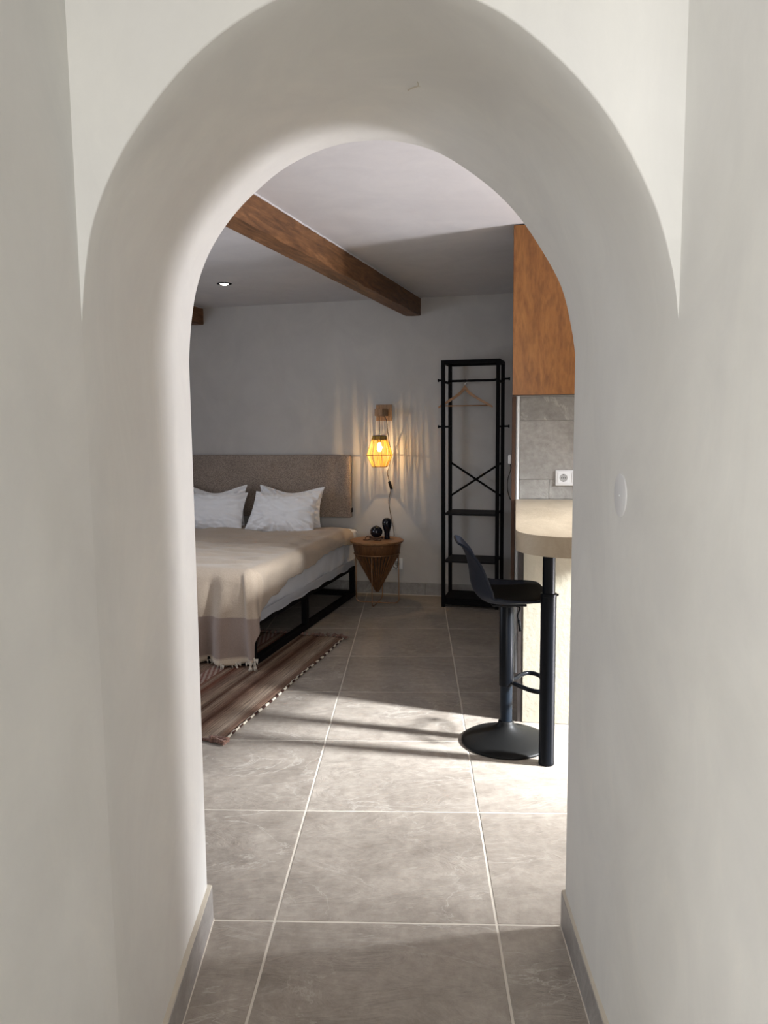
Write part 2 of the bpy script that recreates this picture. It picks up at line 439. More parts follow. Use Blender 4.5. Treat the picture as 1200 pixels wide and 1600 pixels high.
corridor('wall_corridor_left', -.516, -1); corridor('wall_corridor_right', .398, 1)
wallbox('wall_rear', -1.95, 1.95, -2.55, -2.42)
wallbox('wall_hall_right', 1.85, 1.97, -2.42, YC); wallbox('wall_hall_left', -1.97, -1.85, -2.42, YC)
wallbox('wall_hall_front_left', -1.97, -.636, YC, YC+.12); wallbox('wall_hall_front_right', .518, 1.97, YC, YC+.12)
b = BM()
for (y0, y1, z0, z1) in ((-1.36, -1.3, .6, 2.2), (-.1, -.04, .6, 2.2), (-1.3, -.1, .6, .66), (-1.3, -.1, 2.14, 2.2), (-.73, -.67, .66, 2.14)): box(b, -1.86, -1.82, y0, y1, z0, z1)
obj('window_4', b, M_white, kind='structure')
b = BM()
for (x0, x1, z0, z1) in ((-.66, -.6, .5, 2.1), (.48, .54, .5, 2.1), (-.6, .48, .5, .56), (-.6, .48, 2.04, 2.1), (-.09, -.03, .56, 2.04)): box(b, x0, x1, -2.425, -2.38, z0, z1)
win3 = obj('window_3', b, M_white, kind='structure')

# bedroom walls
b = BM()
for (y0, y1, z0, z1) in ((1.94, 3.0, 0, CEIL), (4.2, 6.8, 0, CEIL), (3.0, 4.2, 0, .75), (3.0, 4.2, 1.95, CEIL)): box(b, X0-.12, X0, y0, y1, z0, z1)
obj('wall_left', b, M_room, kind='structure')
b = BM()
for (y0, y1, z0, z1) in ((3.0, 3.06, .75, 1.95), (4.14, 4.2, .75, 1.95), (3.06, 4.14, .75, .81), (3.06, 4.14, 1.89, 1.95), (3.57, 3.63, .81, 1.89)): box(b, X0-.08, X0-.03, y0, y1, z0, z1)
w2 = obj('window_2', b, M_white, kind='structure')
b = BM(); box(b, X0-.06, X0-.055, 3.06, 4.14, .81, 1.89); obj('pane', b, M_glass, w2)
b = BM()
for (y0, y1, z0, z1) in ((1.94, 2.2, 0, CEIL), (3.0, 6.0, 0, CEIL), (2.2, 3.0, 2.15, CEIL)): box(b, 3.1, 3.22, y0, y1, z0, z1)
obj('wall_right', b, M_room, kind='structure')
b = BM()
for (y0, y1, z0, z1) in ((2.2, 2.26, 0, 2.15), (2.94, 3.0, 0, 2.15), (2.26, 2.94, 2.09, 2.15), (2.26, 2.94, 0, .08)): box(b, 3.13, 3.18, y0, y1, z0, z1)
d1 = obj('door_1', b, M_white, kind='structure')
b = BM(); box(b, 3.15, 3.156, 2.26, 2.94, .08, 2.09); obj('pane', b, M_glass, d1)

# back wall, slightly out of square with the floor tiles
BA = math.atan(.19)
b = BM()
def fb(u, v):
    x = -3.6+6.9*u; z = CEIL*v; return (x, wally(x)+.007*nz(x*1.3, 7, z*1.3), z)
V = grid(b, 60, 20, fb)
P = [(-3.6, wally(-3.6)+.15), (3.3, wally(3.3)+.15)]
g = [b.verts.new((*P[0], 0)), b.verts.new((*P[0], CEIL)), b.verts.new((*P[1], CEIL)), b.verts.new((*P[1], 0))]
b.faces.new([r[0] for r in V]+[g[3], g[0]]); b.faces.new([r[-1] for r in V]+[g[2], g[1]]); b.faces.new(V[0]+[g[1], g[0]]); b.faces.new(V[-1]+[g[2], g[3]]); b.faces.new(g)
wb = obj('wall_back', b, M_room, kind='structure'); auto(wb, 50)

# skirting of tile pieces
def skirt(name, p0, p1, L, first=None, thick=.011, h=.1, cap=True):
    p0 = Vector(p0); p1 = Vector(p1); d = p1-p0; n = d.length; ang = math.atan2(d.y, d.x)
    e = BM(); box(e, 0, n, 0, .004, -.001, .004)
    root = obj(name, e, M_grout, kind='structure'); root.location = (p0.x, p0.y, 0); root.rotation_euler = (0, 0, ang)
    s = 0; k = 0
    while s < n-.01:
        l_ = first if (k == 0 and first) else L
        e_ = min(n, s+l_)
        q = BM(); box(q, s+.001, e_-.001, .002, .002+thick, .001, h-.003, .0008, 1); obj('skirting_tile', q, M_skirt, root)
        s = e_; k += 1
    if cap:
        q = BM(); vs = []
        for s_ in (0, n):
            vs.append([q.verts.new((s_, y, z)) for y, z in ((.003, h-.004), (.002+thick+.018, h-.004), (.002+thick+.018, h+.006), (.004, h))])
        for k in range(4): q.faces.new((vs[0][k], vs[0][(k+1) % 4], vs[1][(k+1) % 4], vs[1][k]))
        q.faces.new(vs[0]); q.faces.new(vs[1]); obj('mortar_cap', q, M_mortar, root)
    return root
# (local +y points into the wall)
skirt('baseboard_left', (-.501, 1.2), (-.553, 1.936), .76)
skirt('baseboard_hall_left', (-.501, .46), (-.501, 1.2), .76)
skirt('baseboard_right', (.381, 1.936), (.384, .46), .74)
def bw(x, off): return (x, wally(x)-off)
skirt('baseboard_back', bw(-3.2, .019), bw(2.6, .019), .6, first=.333, cap=False)
for _o in ('baseboard_back',): pass

# ------------------------------------------------------------------ kitchen end (its own axes)
KA = -math.atan(.127); KO = Vector((.525, 4.045, 0))
def kobj(name, bm, mat, **k):
    o = obj(name, bm, mat, **k)
    if not k.get('parent'): o.location = KO; o.rotation_euler = (0, 0, KA)
    return o
b = BM(); box(b, 0, 2.6, .012, .16, 0, CEIL); wk = kobj('wall_kitchen', b, M_room, kind='structure')
b = BM(); prof = [(0, .014), (0, .006), (.002, .001), (.007, -.004), (.013, -.004), (.018, .001), (.0195, .006), (.0195, .014)]
prism(b, prof, 0, 1.475); ct = kobj('corner_trim', b, M_trim, parent=wk, smooth=False); auto(ct, 60)
b = BM(); box(b, -.02, -.001, -.008, .165, 0, 1.475, .001, 1); kobj('end_panel', b, M_ply_edge, parent=wk)
def wt(x0, x1, z0, z1, d=0):
    b = BM(); box(b, x0+.0012, x1-.0012, -.001+d, .012, z0+.0012, z1-.0012, .0008, 1); kobj('tile', b, M_wtile, parent=wk)
b = BM(); box(b, .0195, 2.6, .004, .012, .9, 1.48); kobj('grout', b, MT('wall_grout', .9, (.50, .48, .45)).m, parent=wk)
# the joints run one course each: z .90-1.047, 1.047-1.349, 1.349-1.475
for r, (z0, z1, s) in enumerate(((.942, 1.045, .173), (1.045, 1.349, .50), (1.349, 1.473, .37))):
    x = .0205; nx = s
    while x < 2.55:
        wt(x, min(nx, 2.58), z0, z1, random.uniform(0, .0008)); x = nx; nx += .6

# upper cabinets
for k in range(4):
    x0 = -.020+k*.60
    cab = thing('wall_cabinet', ['orange-brown stained plywood wall cabinet at the left end, above the socket', 'stained plywood wall cabinet second from the left end', 'stained plywood wall cabinet third from the left end', 'stained plywood wall cabinet at the right end'][k], 'cabinet', (0, 0, 0), 0, 'plywood wall cabinets')
    cab.location = KO+Matrix.Rotation(KA, 3, 'Z') @ Vector((x0, 0, 1.475)); cab.rotation_euler = (0, 0, KA)
    b = BM(); box(b, .001, .599, -.195, -.002, .003, CEIL-1.475-.003); obj('body', b, M_ply_edge, cab)
    b = BM(); box(b, .002, .598, -.214, -.196, 0, CEIL-1.475-.006, .001, 1); obj('door', b, M_ply, cab)

# bar support wall, dark end panel
b = BM(); box(b, .037, 1.05, -.695, -.575, 0, .865, .003, 2); bwl = kobj('wall_bar', b, M_barwall, kind='structure')
b = BM(); box(b, .014, .0365, -.693, -.575, 0, .865, .001, 1); kobj('end_panel', b, M_panel, parent=bwl)
# counter top with a rounded free end
def rounded(x0, x1, yf, r):
    P = [(x0, -.002), (x0, yf+r)]
    P += [(x0+r-r*math.cos(a), yf+r-r*math.sin(a)) for a in [PI/2*i/16 for i in range(1, 17)]]
    P += [(x1-r+r*math.sin(a), yf+r-r*math.cos(a)) for a in [PI/2*i/16 for i in range(0, 17)]]
    P += [(x1, -.62), (2.35, -.62), (2.35, -.002)]
    return P
ctr = thing('bar_counter', 'beige microcement bar counter with rounded corner on a black pole leg', 'counter', KO, KA)
b = BM(); prism(b, rounded(0, .64, -1.365, .2), .866, .94)
es = [e for e in b.edges if abs(e.verts[0].co.z-e.verts[1].co.z) < 1e-5]
bmesh.ops.bevel(b, geom=es, offset=.004, segments=2, affect='EDGES')
o = obj('counter_top', b, M_counter, ctr); auto(o, 35)
b = BM(); lathe(b, [(0, .672), (.0245, .672), (.0245, .8655), (0, .8655)], 32, (.128, -1.112, 0), False); o = obj('inner_tube', b, M_blackg, ctr); auto(o)
b = BM(); lathe(b, [(0, 0), (.030, 0), (.031, .002), (.031, .012), (.030, .014), (.030, .674), (.0318, .675), (.0318, .684), (.030, .686), (0, .686)], 36, (.128, -1.112, 0), False)
leg = obj('leg', b, M_blackg, ctr); auto(leg)
b = BM(); box(b, .158, .166, -1.116, -1.108, .677, .684, .001, 1); obj('clamp_screw', b, M_blackg, leg)
# lower kitchen unit right of the bar wall
u = thing('base_cabinet', 'stained plywood base cabinet under the worktop beyond the bar wall', 'cabinet', KO, KA)
b = BM(); box(b, 1.06, 2.34, -.58, 0, .08, .865); obj('body', b, M_ply_edge, u)
for k in range(2):
    b = BM(); box(b, 1.062+k*.64, 1.698+k*.64, -.60, -.581, .09, .86, .001, 1); obj('door', b, M_ply, u)

# sockets
def socket(par, cx, cz):
    # local: plate in xz, facing -y
    b = BM(); lathe(b, [(.0205, .0018), (.0195, .0018), (.0185, .0006), (0, .0006)], 32, close=False)
    bmesh.ops.rotate(b, cent=(0, 0, 0), matrix=Matrix.Rotation(PI/2, 3, 'X'), verts=b.verts)
    bmesh.ops.translate(b, vec=(cx, -.0095, cz), verts=b.verts); w_ = obj('socket_insert', b, MT('socket_grey', .4, (.42, .42, .42)).m, par)
    b = BM()
    for s in (-.0095, 0, .0095): lathe(b, [(0, .0), (.0026, 0), (.0026, .0012), (0, .0012)], 10, close=False); [setattr(v_.co, 'x', v_.co.x+s) for v_ in b.verts[-22:]]
    for s in (-.0165, .0165): box(b, -.0025, .0025, s-.002, s+.002, 0, .0014)
    bmesh.ops.rotate(b, cent=(0, 0, 0), matrix=Matrix.Rotation(PI/2, 3, 'X'), verts=b.verts)
    bmesh.ops.translate(b, vec=(cx, -.0098, cz), verts=b.verts); obj('contacts', b, M_hole, w_)
def plate(par, n, w1=.081, p=.071):
    W = w1+p*(n-1)
    b = BM(); box(b, 0, W, -.0095, -.0012, -w1/2, w1/2, .003, 3); o = obj('frame_plate', b, M_white, par); auto(o)
    for k in range(n):
        cx = w1/2+p*k
        b = BM(); NQ = 40; q4 = []
        for z_, rr_ in ((-.0095, .028), (-.0116, .0275), (-.0116, 0), (-.0098, 0)):
            row = []
            for i_ in range(NQ):
                a = 2*PI*(i_+.5)/NQ; c_, s_ = math.cos(a), math.sin(a)
                k_ = rr_/max(abs(c_), abs(s_)) if rr_ else .0205
                row.append(b.verts.new((cx+c_*k_, z_, s_*k_)))
            q4.append(row)
        for A_, B_ in zip(q4, q4[1:]):
            for i_ in range(NQ): b.faces.new((A_[i_], A_[(i_+1) % NQ], B_[(i_+1) % NQ], B_[i_]))
        obj('cover', b, M_white, par)
        socket(par, cx, 0)
s1 = thing('wall_socket', 'white double wall socket on the grey kitchen tiles above the counter', 'socket')
s1.location = KO+Matrix.Rotation(KA, 3, 'Z') @ Vector((.205, 0, 1.053)); s1.rotation_euler = (0, 0, KA)
plate(s1, 2)
s2 = thing('wall_socket', 'white wall socket low on the back wall behind the side table', 'socket')
s2.location = (-.188, wally(-.188)+.001, .245); s2.rotation_euler = (0, 0, -BA)
plate(s2, 1, .09)

# small white plug block and black lead on the far side of the kitchen wall end
pl = thing('adapter_plug', 'small white plug with a short black lead on the kitchen wall end', 'plug')
pl.location = KO+Matrix.Rotation(KA, 3, 'Z') @ Vector((-.021, .10, 1.14)); pl.rotation_euler = (0, 0, KA)
b = BM(); box(b, -.018, 0, -.02, .02, -.02, .03, .005, 2); o = obj('plug_body', b, M_white, pl); auto(o)
b = BM(); tube(b, smoothpath([(-.006, 0, -.018), (-.004, 0, -.05), (-.018, -.01, -.10), (-.020, -.02, -.15), (-.008, -.02, -.20), (.0, -.02, -.21)], 6), .0028, 8); obj('lead', b, M_cord, pl, True)

# ------------------------------------------------------------------ beams
def beam(label, xr, yr, x_at, length, end_wall=True):
    # right top edge starts on back wall at (xr, yr), runs towards the viewer along direction d
    d = Vector((-.26, -1)).normalized()
    o = thing('ceiling_beam', label, 'beam', (xr, yr, CEIL), math.atan2(d.y, d.x), 'rough timber ceiling beams')
    b = BM(); n = 90; R = []
    for i in range(n+1):
        s = length*i/n; ring_ = []
        for (y, z) in ((0, .002), (0, -.045), (0, -.09), (-.002, -.128), (-.006, -.134), (-.06, -.135), (-.114, -.134), (-.119, -.128), (-.12, -.07), (-.12, .002)):
            j = .005*nz(s*3.1, y*30, z*30)+.003*nz(s*11, y*40+4, z*40)
            if z > -.001: j += 0
            ring_.append(b.verts.new((s, y+(j if y > -.06 else -j), z+(j*.8 if z < -.1 else 0))))
        R.append(ring_)
    for A, B in zip(R, R[1:]):
        for k in range(10): b.faces.new((A[k], A[(k+1) % 10], B[(k+1) % 10], B[k]))
    b.faces.new(R[0]); b.faces.new(R[-1])
    o2 = obj('timber', b, M_beam, o); auto(o2, 45)
    # ragged plaster line where the beam meets the ceiling
    b = BM(); P = []
    for i in range(160):
        s = length*i/159; P.append((s, .002+.002*nz(s*20, 3), -.003-.004*abs(nz(s*9, 1))))
    tube(b, P, [.004+.003*abs(nz(p_[0]*26, 9)) for p_ in P], 6); obj('plaster_edge', b, M_ceil, o, True)
    return o
# local frame: +x toward viewer, +y = viewer's right
beam('long rough brown timber beam running from the back wall across the ceiling', .05, wally(.05)-.0, 0, 4.1)
beam('brown timber beam at the far left, seen only by its end', -1.70, wally(-1.70), 0, 4.4)

dl = thing('downlight', 'small lit round ceiling spotlight with a dark rim left of the beam', 'light', (-1.27, 5.24, CEIL))
b = BM(); lathe(b, [(.030, -.001), (.034, -.004), (.047, -.004), (.05, 0), (.046, .0015), (.030, .0015)], 36); obj('rim', b, M_black, dl, True)
b = BM(); lathe(b, [(0, -.012), (.014, -.011), (.024, -.007), (.029, -.001), (.029, .002), (0, .002)], 28); obj('lens', b, M_spot, dl, True)
ld = bpy.data.lights.new('downlight_bulb', 'SPOT'); ld.energy = 6; ld.spot_size = 1.6; ld.spot_blend = .6; ld.color = (1, .9, .75); ld.shadow_soft_size = .03
lo = bpy.data.objects.new('downlight_bulb', ld); C.objects.link(lo); lo.parent = dl; lo.location = (0, 0, -.02)

# blanking plate on the right jamb
bp = thing('blanking_plate', 'round off-white blanking plate set in the right side of the archway', 'cover plate', (.3945, 1.490, 1.197), 0)
b = BM(); lathe(b, [(0, .0016), (.040, .0016), (.042, .0008), (.0425, -.004), (0, -.004)], 48)
bmesh.ops.rotate(b, cent=(0, 0, 0), matrix=Matrix.Rotation(-PI/2, 3, 'Y'), verts=b.verts); o = obj('disc', b, plaster('plate_paint', (.66, .66, .66), (.68, .68, .68)), bp); auto(o, 50)
b = BM(); lathe(b, [(0, .003), (.0015, .0028), (.0022, .0014), (0, .0014)], 12); bmesh.ops.rotate(b, cent=(0, 0, 0), matrix=Matrix.Rotation(-PI/2, 3, 'Y'), verts=b.verts); obj('screw_head', b, M_white, bp, True)

# ------------------------------------------------------------------ rug
RA = -math.atan(.232)
def R2(a, x, y): return (x*math.cos(a)-y*math.sin(a), x*math.sin(a)+y*math.cos(a))
rug = thing('woven_rug', 'flat-woven brown and tan striped rug beside and under the bed', 'rug', (-.822, 3.105, 0), RA)
RW, RL = .9, 1.64
b = BM()
def rf(u, v):
    x = -RW*(1-u); y = RL*v; z = .0062+.0012*nz(x*7, y*5)
    return (x-.004*math.sin(y*9)*(u > .98), y, z)
V = grid(b, 30, 60, rf)
bot = [[b.verts.new((V[i][j].co.x, V[i][j].co.y, .0005)) for j in (0, 60)] for i in (0, 30)]
b.faces.new([r[0] for r in V]+[bot[1][0], bot[0][0]]); b.faces.new([r[-1] for r in V]+[bot[1][1], bot[0][1]])
b.faces.new(V[0]+[bot[0][1], bot[0][0]]); b.faces.new(V[-1]+[bot[1][1], bot[1][0]]); b.faces.new([bot[0][0], bot[0][1], bot[1][1], bot[1][0]])
obj('weave', b, M_rug, rug, True)
b = BM(); P = []
for i in range(180):
    y = RL*i/179; P.append((.002-.004*math.sin(y*9)+.0012*math.sin(y*160), y, .006))
tube(b, P, .0068, 8, flat=.75); obj('edge_binding', b, M_bind, rug, True)
def tassel(par, x, y, ang, L=.055, mat=None, r=.009, name='tassel', z=.008, lab=None):
    b = BM(); n = 9
    for k in range(n):
        a = ang+(k-n/2)*.07; P = []
        for q in range(6):
            f = q/5; P.append((x+math.cos(a)*L*f, y+math.sin(a)*L*f, z+.004*math.sin(f*PI+k)+.002*(k % 3)))
        tube(b, P, [.003, .004, .0035, .004, .0035, .002], 5)
    tube(b, [(x-.004*math.cos(ang), y-.004*math.sin(ang), z), (x+.012*math.cos(ang), y+.012*math.sin(ang), z+.002)], r*.8, 8)
    return obj(name, b, mat, par, True)
for dz_ in (.006, .012, .017): tassel(rug, -.05, -.012, -.12+dz_*6, .082, M_tassel, .013, z=dz_+.003)
b = BM(); tube(b, smoothpath([(-.9, .002, .006), (-.5, -.004, .007), (-.2, -.003, .006), (-.03, -.006, .009)], 12), .007, 6); obj('end_cord', b, M_tassel, rug, True)
for k in range(5): tassel(rug, -.02-.03*k, RL+.004, .9+.45*k-.9*(k == 0)-.3, .05, M_tassel, .006)
for k in range(24): tassel(rug, -.16-.031*k, RL, 1.5+random.uniform(-.4, .4), .03, M_tassel, .005)

# ------------------------------------------------------------------ bed (local axes: x along the wall, y towards headboard; origin near right corner)
AB = -math.atan(.2375)
bed = thing('double_bed', 'double bed with low black steel frame and white mattress', 'bed', (-.895, 4.107, .0078), AB)
BL, BWd = 1.84, 1.62
b = BM(); T = .04
for z in (0, .212):
    box(b, -BWd, 0, 0, T, z, z+T, .002, 1); box(b, -BWd, 0, BL-T, BL, z, z+T, .002, 1)
    box(b, -T, 0, T, BL-T, z, z+T, .002, 1); box(b, -BWd, -BWd+T, T, BL-T, z, z+T, .002, 1)
obj('rails', b, M_black, bed)
for (x, y) in ((-T, 0), (-T, .80), (-T, BL-T), (-BWd, 0), (-BWd, .80), (-BWd, BL-T), (-BWd/2, 0)):
    b = BM(); box(b, x+.001, x+T-.001, y+.001, y+T-.001, T, .212); obj('post', b, M_black, bed)
for k in range(12):
    b = BM(); y = .08+k*.148; box(b, -BWd+T, -T, y, y+.07, .228, .246); obj('slat', b, M_black, bed)
# mattress
b = BM()
mx0, mx1, my0, my1, mz0, mz1 = -BWd-.0, -.012, .012, 1.93, .253, .523
def mf(u, v):
    # superellipse cross ring v around, u along y
    y = my0+(my1-my0)*u
    a = 2*PI*v; c_, s_ = math.cos(a), math.sin(a); e = .16
    x = (mx0+mx1)/2+(mx1-mx0)/2*math.copysign(abs(c_)**e, c_); z = (mz0+mz1)/2+(mz1-mz0)/2*math.copysign(abs(s_)**e, s_)
    k = min(1, u/.02+.0)*min(1, (1-u)/.02)
    sh = 1-.06*(1-k)**2
    x = (mx0+mx1)/2+(x-(mx0+mx1)/2)*sh**.3; z = (mz0+mz1)/2+(z-(mz0+mz1)/2)*sh
    if abs(c_) > .6:
        wr = .016*nz(y*5+z*7, z*22-y*6, 3)+.011*nz(y*14+z*16, z*34, 8)-.004
        x += math.copysign(wr, c_)-.006*math.copysign(1, c_)*math.cos((z-mz0)/(mz1-mz0)*PI)
    return (x, y, z)
V = grid(b, 90, 128, mf)
bmesh.ops.remove_doubles(b, verts=b.verts[:], dist=.0006)
bnd = [e for e in b.edges if len(e.link_faces) == 1]
bmesh.ops.holes_fill(b, edges=bnd)
o = obj('mattress', b, M_sheet, bed, True); auto(o, 55)
# loosely tucked sheet hem along the frame
b = BM()
def sf(u, v):
    y = .02+1.86*u; z = .30-.052*v-.012*math.sin(u*40)*v*v*.4
    return (.008+.008*v+.004*nz(y*9, z*30, 2), y, z+.004*nz(y*6, 1))
V = grid(b, 90, 6, sf); bmesh.ops.solidify(b, geom=b.faces[:], thickness=.0015); obj('sheet_hem', b, M_sheet, bed, True)

# headboard on the wall
hb = thing('headboard', 'wide taupe tweed upholstered headboard fixed on the back wall', 'headboard')
hb.location = (-.497, wally(-.497)-.003, .609); hb.rotation_euler = (0, 0, -BA)
b = BM(); box(b, -1.64, 0, -.055, 0, 0, .495, .008, 3); o = obj('upholstery', b, M_head, hb); auto(o)
b = BM(); box(b, -.004, .003, -.035, -.005, .04, .075, .001, 1); obj('wall_clip', b, M_black, hb)

# throw
th = thing('throw_blanket', 'beige and taupe woven throw spread over the bed, hanging down at its foot', 'blanket', (-.895, 4.107, .0078), AB)
b = BM(); uvl = b.loops.layers.uv.new('UVMap'); UV = {}
ZT, RR = .541, .065
ex, ey = .008, -.008   # outer planes
XL, YH = -1.64, 1.74
def prof(d, r=RR):
    # distance d from the start of the rounded edge -> (outward, down)
    q = r*PI/2
    if d < q: a = d/r; return (r*math.sin(a), r*(1-math.cos(a)))
    return (r, r+(d-q))
DF = .568
def sideD(y):   # side overhang (arc length) as a function of y'
    pts = [(-.1, .32), (0.0, .31), (.08, .275), (.2, .235), (.5, .18), (.83, .165), (1.2, .13), (1.5, .125), (1.74, .165), (2, .17)]
    for (a, c_), (e, f) in zip(pts, pts[1:]):
        if a <= y <= e: return c_+(f-c_)*(y-a)/(e-a)
    return pts[-1][1]
cx0, cy0 = ex-RR, ey+RR
cols = []     # (top point, outward dir, D, y-hem base, uv u)
nF = 90; nC = 16; nS = 100
for i in range(nF+1): x = XL+(cx0-XL)*i/nF; cols.append(('f', x, 0))
for i in range(1, nC): cols.append(('c', 0, PI/2*i/nC))
for i in range(nS+1): y = cy0+(YH-cy0)*i/nS; cols.append(('s', y, 0))
ND = 44; H = []
for c_ in cols:
    col_ = []
    for k in range(ND+1):
        if c_[0] == 'f':
            x = c_[1]; D = DF+.006*math.sin(x*31); d = D*k/ND; o_, dn = prof(d)
            f = max(0, (d-.05)/(DF-.05))
            edge = math.exp(-((x-cx0)/.16)**2)
            fold = f**.9*(.030*math.sin(x*36+1.0+1.5*f)+.014*math.sin(x*61+f*3)+.016*nz(x*9, f*3))+.035*f
            px = x+edge*(.045*f+.012*math.sin(f*7))+.010*f*math.cos(x*34+1.2); py = cy0-o_-fold; pz = ZT-dn
            pz += .012*edge*f
            uvp = (x, DF-d)
        elif c_[0] == 'c':
            a = c_[2]; ff = a/(PI/2); D = DF*(1-ff)**.9+sideD(0)*(1-(1-ff)**.9) if ff > .25 else DF-(DF-.50)*ff*2
            if ff > .25: D = .48+(sideD(0)-.48)*((ff-.25)/.75)**.7
            d = D*k/ND; o_, dn = prof(d); f = max(0, (d-.05)/(DF-.05))
            fl_ = f*(.045*math.sin(2*a)+.012*math.sin(a*9))+.035*f*math.cos(a)**2
            px = cx0+(o_+fl_)*math.sin(a)+.045*f*math.cos(a)**2; py = cy0-(o_+fl_)*math.cos(a); pz = ZT-dn+.012*f*(1-ff)
            uvp = (cx0+.3*ff, DF-d)
        else:
            y = c_[1]; D = sideD(y)+.010*nz(y*5, 2)+.004*math.sin(y*50); d = D*k/ND; o_, dn = prof(d)
            f = d/.3; px = cx0+o_+.008+.016*nz(y*7, d*7, 4)*min(1, d*10)+.010*f*math.sin(y*23)*math.exp(-y*1.5); py = y; pz = ZT-dn
            uvp = (d, .6+y)
        v_ = b.verts.new((px, py, pz)); UV[v_] = uvp; col_.append(v_)
    H.append(col_)
for A, B in zip(H, H[1:]):
    for k in range(ND): b.faces.new((A[k], B[k], B[k+1], A[k+1]))
# top sheet grid matching the rim
nX = nF; nY = nS; G_ = {}
for i in range(nX+1):
    for j in range(nY+1):
        if j == 0: G_[i, j] = H[i][0]
        elif i == nX: G_[i, j] = H[nF+nC-1+j+0][0] if nF+nC-1+j < len(H) else H[-1][0]
        else:
            x = XL+(cx0-XL)*i/nX; y = cy0+(YH-cy0)*j/nY
            e = min(1, j/4, (nX-i)/4)
            h = .022*nz(x*2.5, y*6, 1)+.015*nz(x*5, y*15, 5)+.018*max(0, 1-6*abs(nz(x*2.2+y*1.5, y*7, 9)))*max(0, nz(x*2, y*3, 4)+.3)
            v_ = b.verts.new((x, y, ZT+h*e)); UV[v_] = (x, .6+y); G_[i, j] = v_
for i in range(nX):
    for j in range(nY):
        q = [G_[i, j], G_[i+1, j], G_[i+1, j+1], G_[i, j+1]]
        if len(set(q)) == 4: b.faces.new(q)
for f in b.faces:
    for lp in f.loops: lp[uvl].uv = UV[lp.vert]
cl = obj('cloth', b, M_throw, th, True)
md = cl.modifiers.new('thick', 'SOLIDIFY'); md.thickness = .003; md.offset = 1
# fringe
tm = None
hemv = [h for h in range(0, nF+1, 4)]
def fringe_mesh():
    b = BM()
    tube(b, smoothpath([(0, 0, .012), (.002, 0, -.008), (-.003, .002, -.02), (.001, 0, -.026)], 3), [.004]*3+[.0035]*3+[.0045]*3+[.005], 6)
    for k in range(6):
        a = k*PI/3; tube(b, [(0, 0, -.024), (.005*math.cos(a), .005*math.sin(a), -.034), (.006*math.cos(a+.3), .006*math.sin(a+.3), -.048)], [.003, .003, .0015], 5)
    for k in range(5):
        x = (k-2)*.009; tube(b, [(x, 0, .006), (x+random.uniform(-.006, .006), random.uniform(-.004, .004), -.012-random.uniform(0, .008))], [.0035, .0012], 5)
    return b
HC = [[tuple(v_) for v_ in []] for _ in ()]
me = cl.data
def hem(h): return me.vertices[h*(ND+1)+ND].co.copy()
for q, h in enumerate(list(range(2, nF+1, 4))+[nF+2, nF+4]):
    p_ = hem(h)
    if tm is None: o = obj('tassel', fringe_mesh(), M_fringe, th, True); tm = o.data
    else: o = bpy.data.objects.new('tassel', tm); C.objects.link(o); o.parent = th
    o.location = (p_.x, p_.y-.001, p_.z+.002); o.rotation_euler = (random.uniform(-.35, .2), random.uniform(-.35, .35), random.uniform(-.5, .5)); o.scale = (1.35, 1.35, random.uniform(.85, 1.3))

# pillows
def pillow(name, label, loc, rot, W_, H_, T_, pinch=.08, seed=0, sag=0, taper=0):
    t_ = thing(name, label, 'pillow', loc, 0, 'white pillows on the bed'); t_.rotation_euler = rot
    b = BM(); nu, nv = 64, 44
    for side in (-1, 1):
        def pf(u, v):
            u = 2*u-1; v = 2*v-1
            u = math.copysign(1-(1-abs(u))**1.35, u); v = math.copysign(1-(1-abs(v))**1.35, v)
            x = W_/2*u*(1-pinch*(1-v*v)*abs(u)**3); z = H_/2*v*(1-pinch*1.3*(1-u*u)*abs(v)**3)
            if v > 0: z -= sag*math.cos(u*PI/2)**2*v
            if u < 0: x += taper*(-u)*(v+1)/2
            e = max(0, (1-abs(u)**3.2)*(1-abs(v)**3.2))**.62
            r_ = math.hypot(u, v); th_ = math.atan2(v*H_, u*W_)
            cr = max(0, r_-.35)
            wr = .046*nz(math.cos(th_)*8+seed, math.sin(th_)*8, r_*.8)*cr+.012*nz(u*3.2+seed, v*4.2+u*1.4, side)+.012*nz(u*6+v*5, v*9, seed)
            wr -= .022*(1-min(1, 5*abs(nz(th_*5+seed, r_*1.5, 2))))*cr
            y = side*(T_/2*e+wr*min(1, e*3))
            return (x, y, z)
        grid(b, nu, nv, pf)
    bmesh.ops.remove_doubles(b, verts=b.verts[:], dist=.0004)
    o = obj('pillow_cover', b, M_pil, t_, True)
    # seam piping
    P = []
    n = 50
    def ed(u, v):
        x = W_/2*u*(1-pinch*(1-v*v)*abs(u)**3); z = H_/2*v*(1-pinch*1.3*(1-u*u)*abs(v)**3)
        if v > 0: z -= sag*math.cos(u*PI/2)**2*v
        if u < 0: x += taper*(-u)*(v+1)/2
        return (x, 0, z)
    for i in range(n): P.append(ed(-1+2*i/n, -1))
    for i in range(n): P.append(ed(1, -1+2*i/n))
    for i in range(n): P.append(ed(1-2*i/n, 1))
    for i in range(n): P.append(ed(-1, 1-2*i/n))
    b = BM(); tube(b, P, .0022, 5, True); obj('seam', b, M_pil, t_, True)
    return t_
PZ = .560
pillow('pillow', 'white pillow standing against the headboard, rear of the right pair', (-.975, 5.93, PZ+.142), (-.22, .02, AB), .54, .335, .13, .10, 3, .035)
pillow('pillow', 'white pillow standing against the headboard, rear of the left pair', (-1.60, 6.06, PZ+.142), (-.22, -.02, AB), .54, .335, .13, .10, 11, .045)
pillow('pillow', 'white pillow leaning in front, front of the right pair', (-1.015, 5.755, PZ+.118), (-.42, .03, AB+.04), .56, .325, .16, .06, 21, .004, .05)
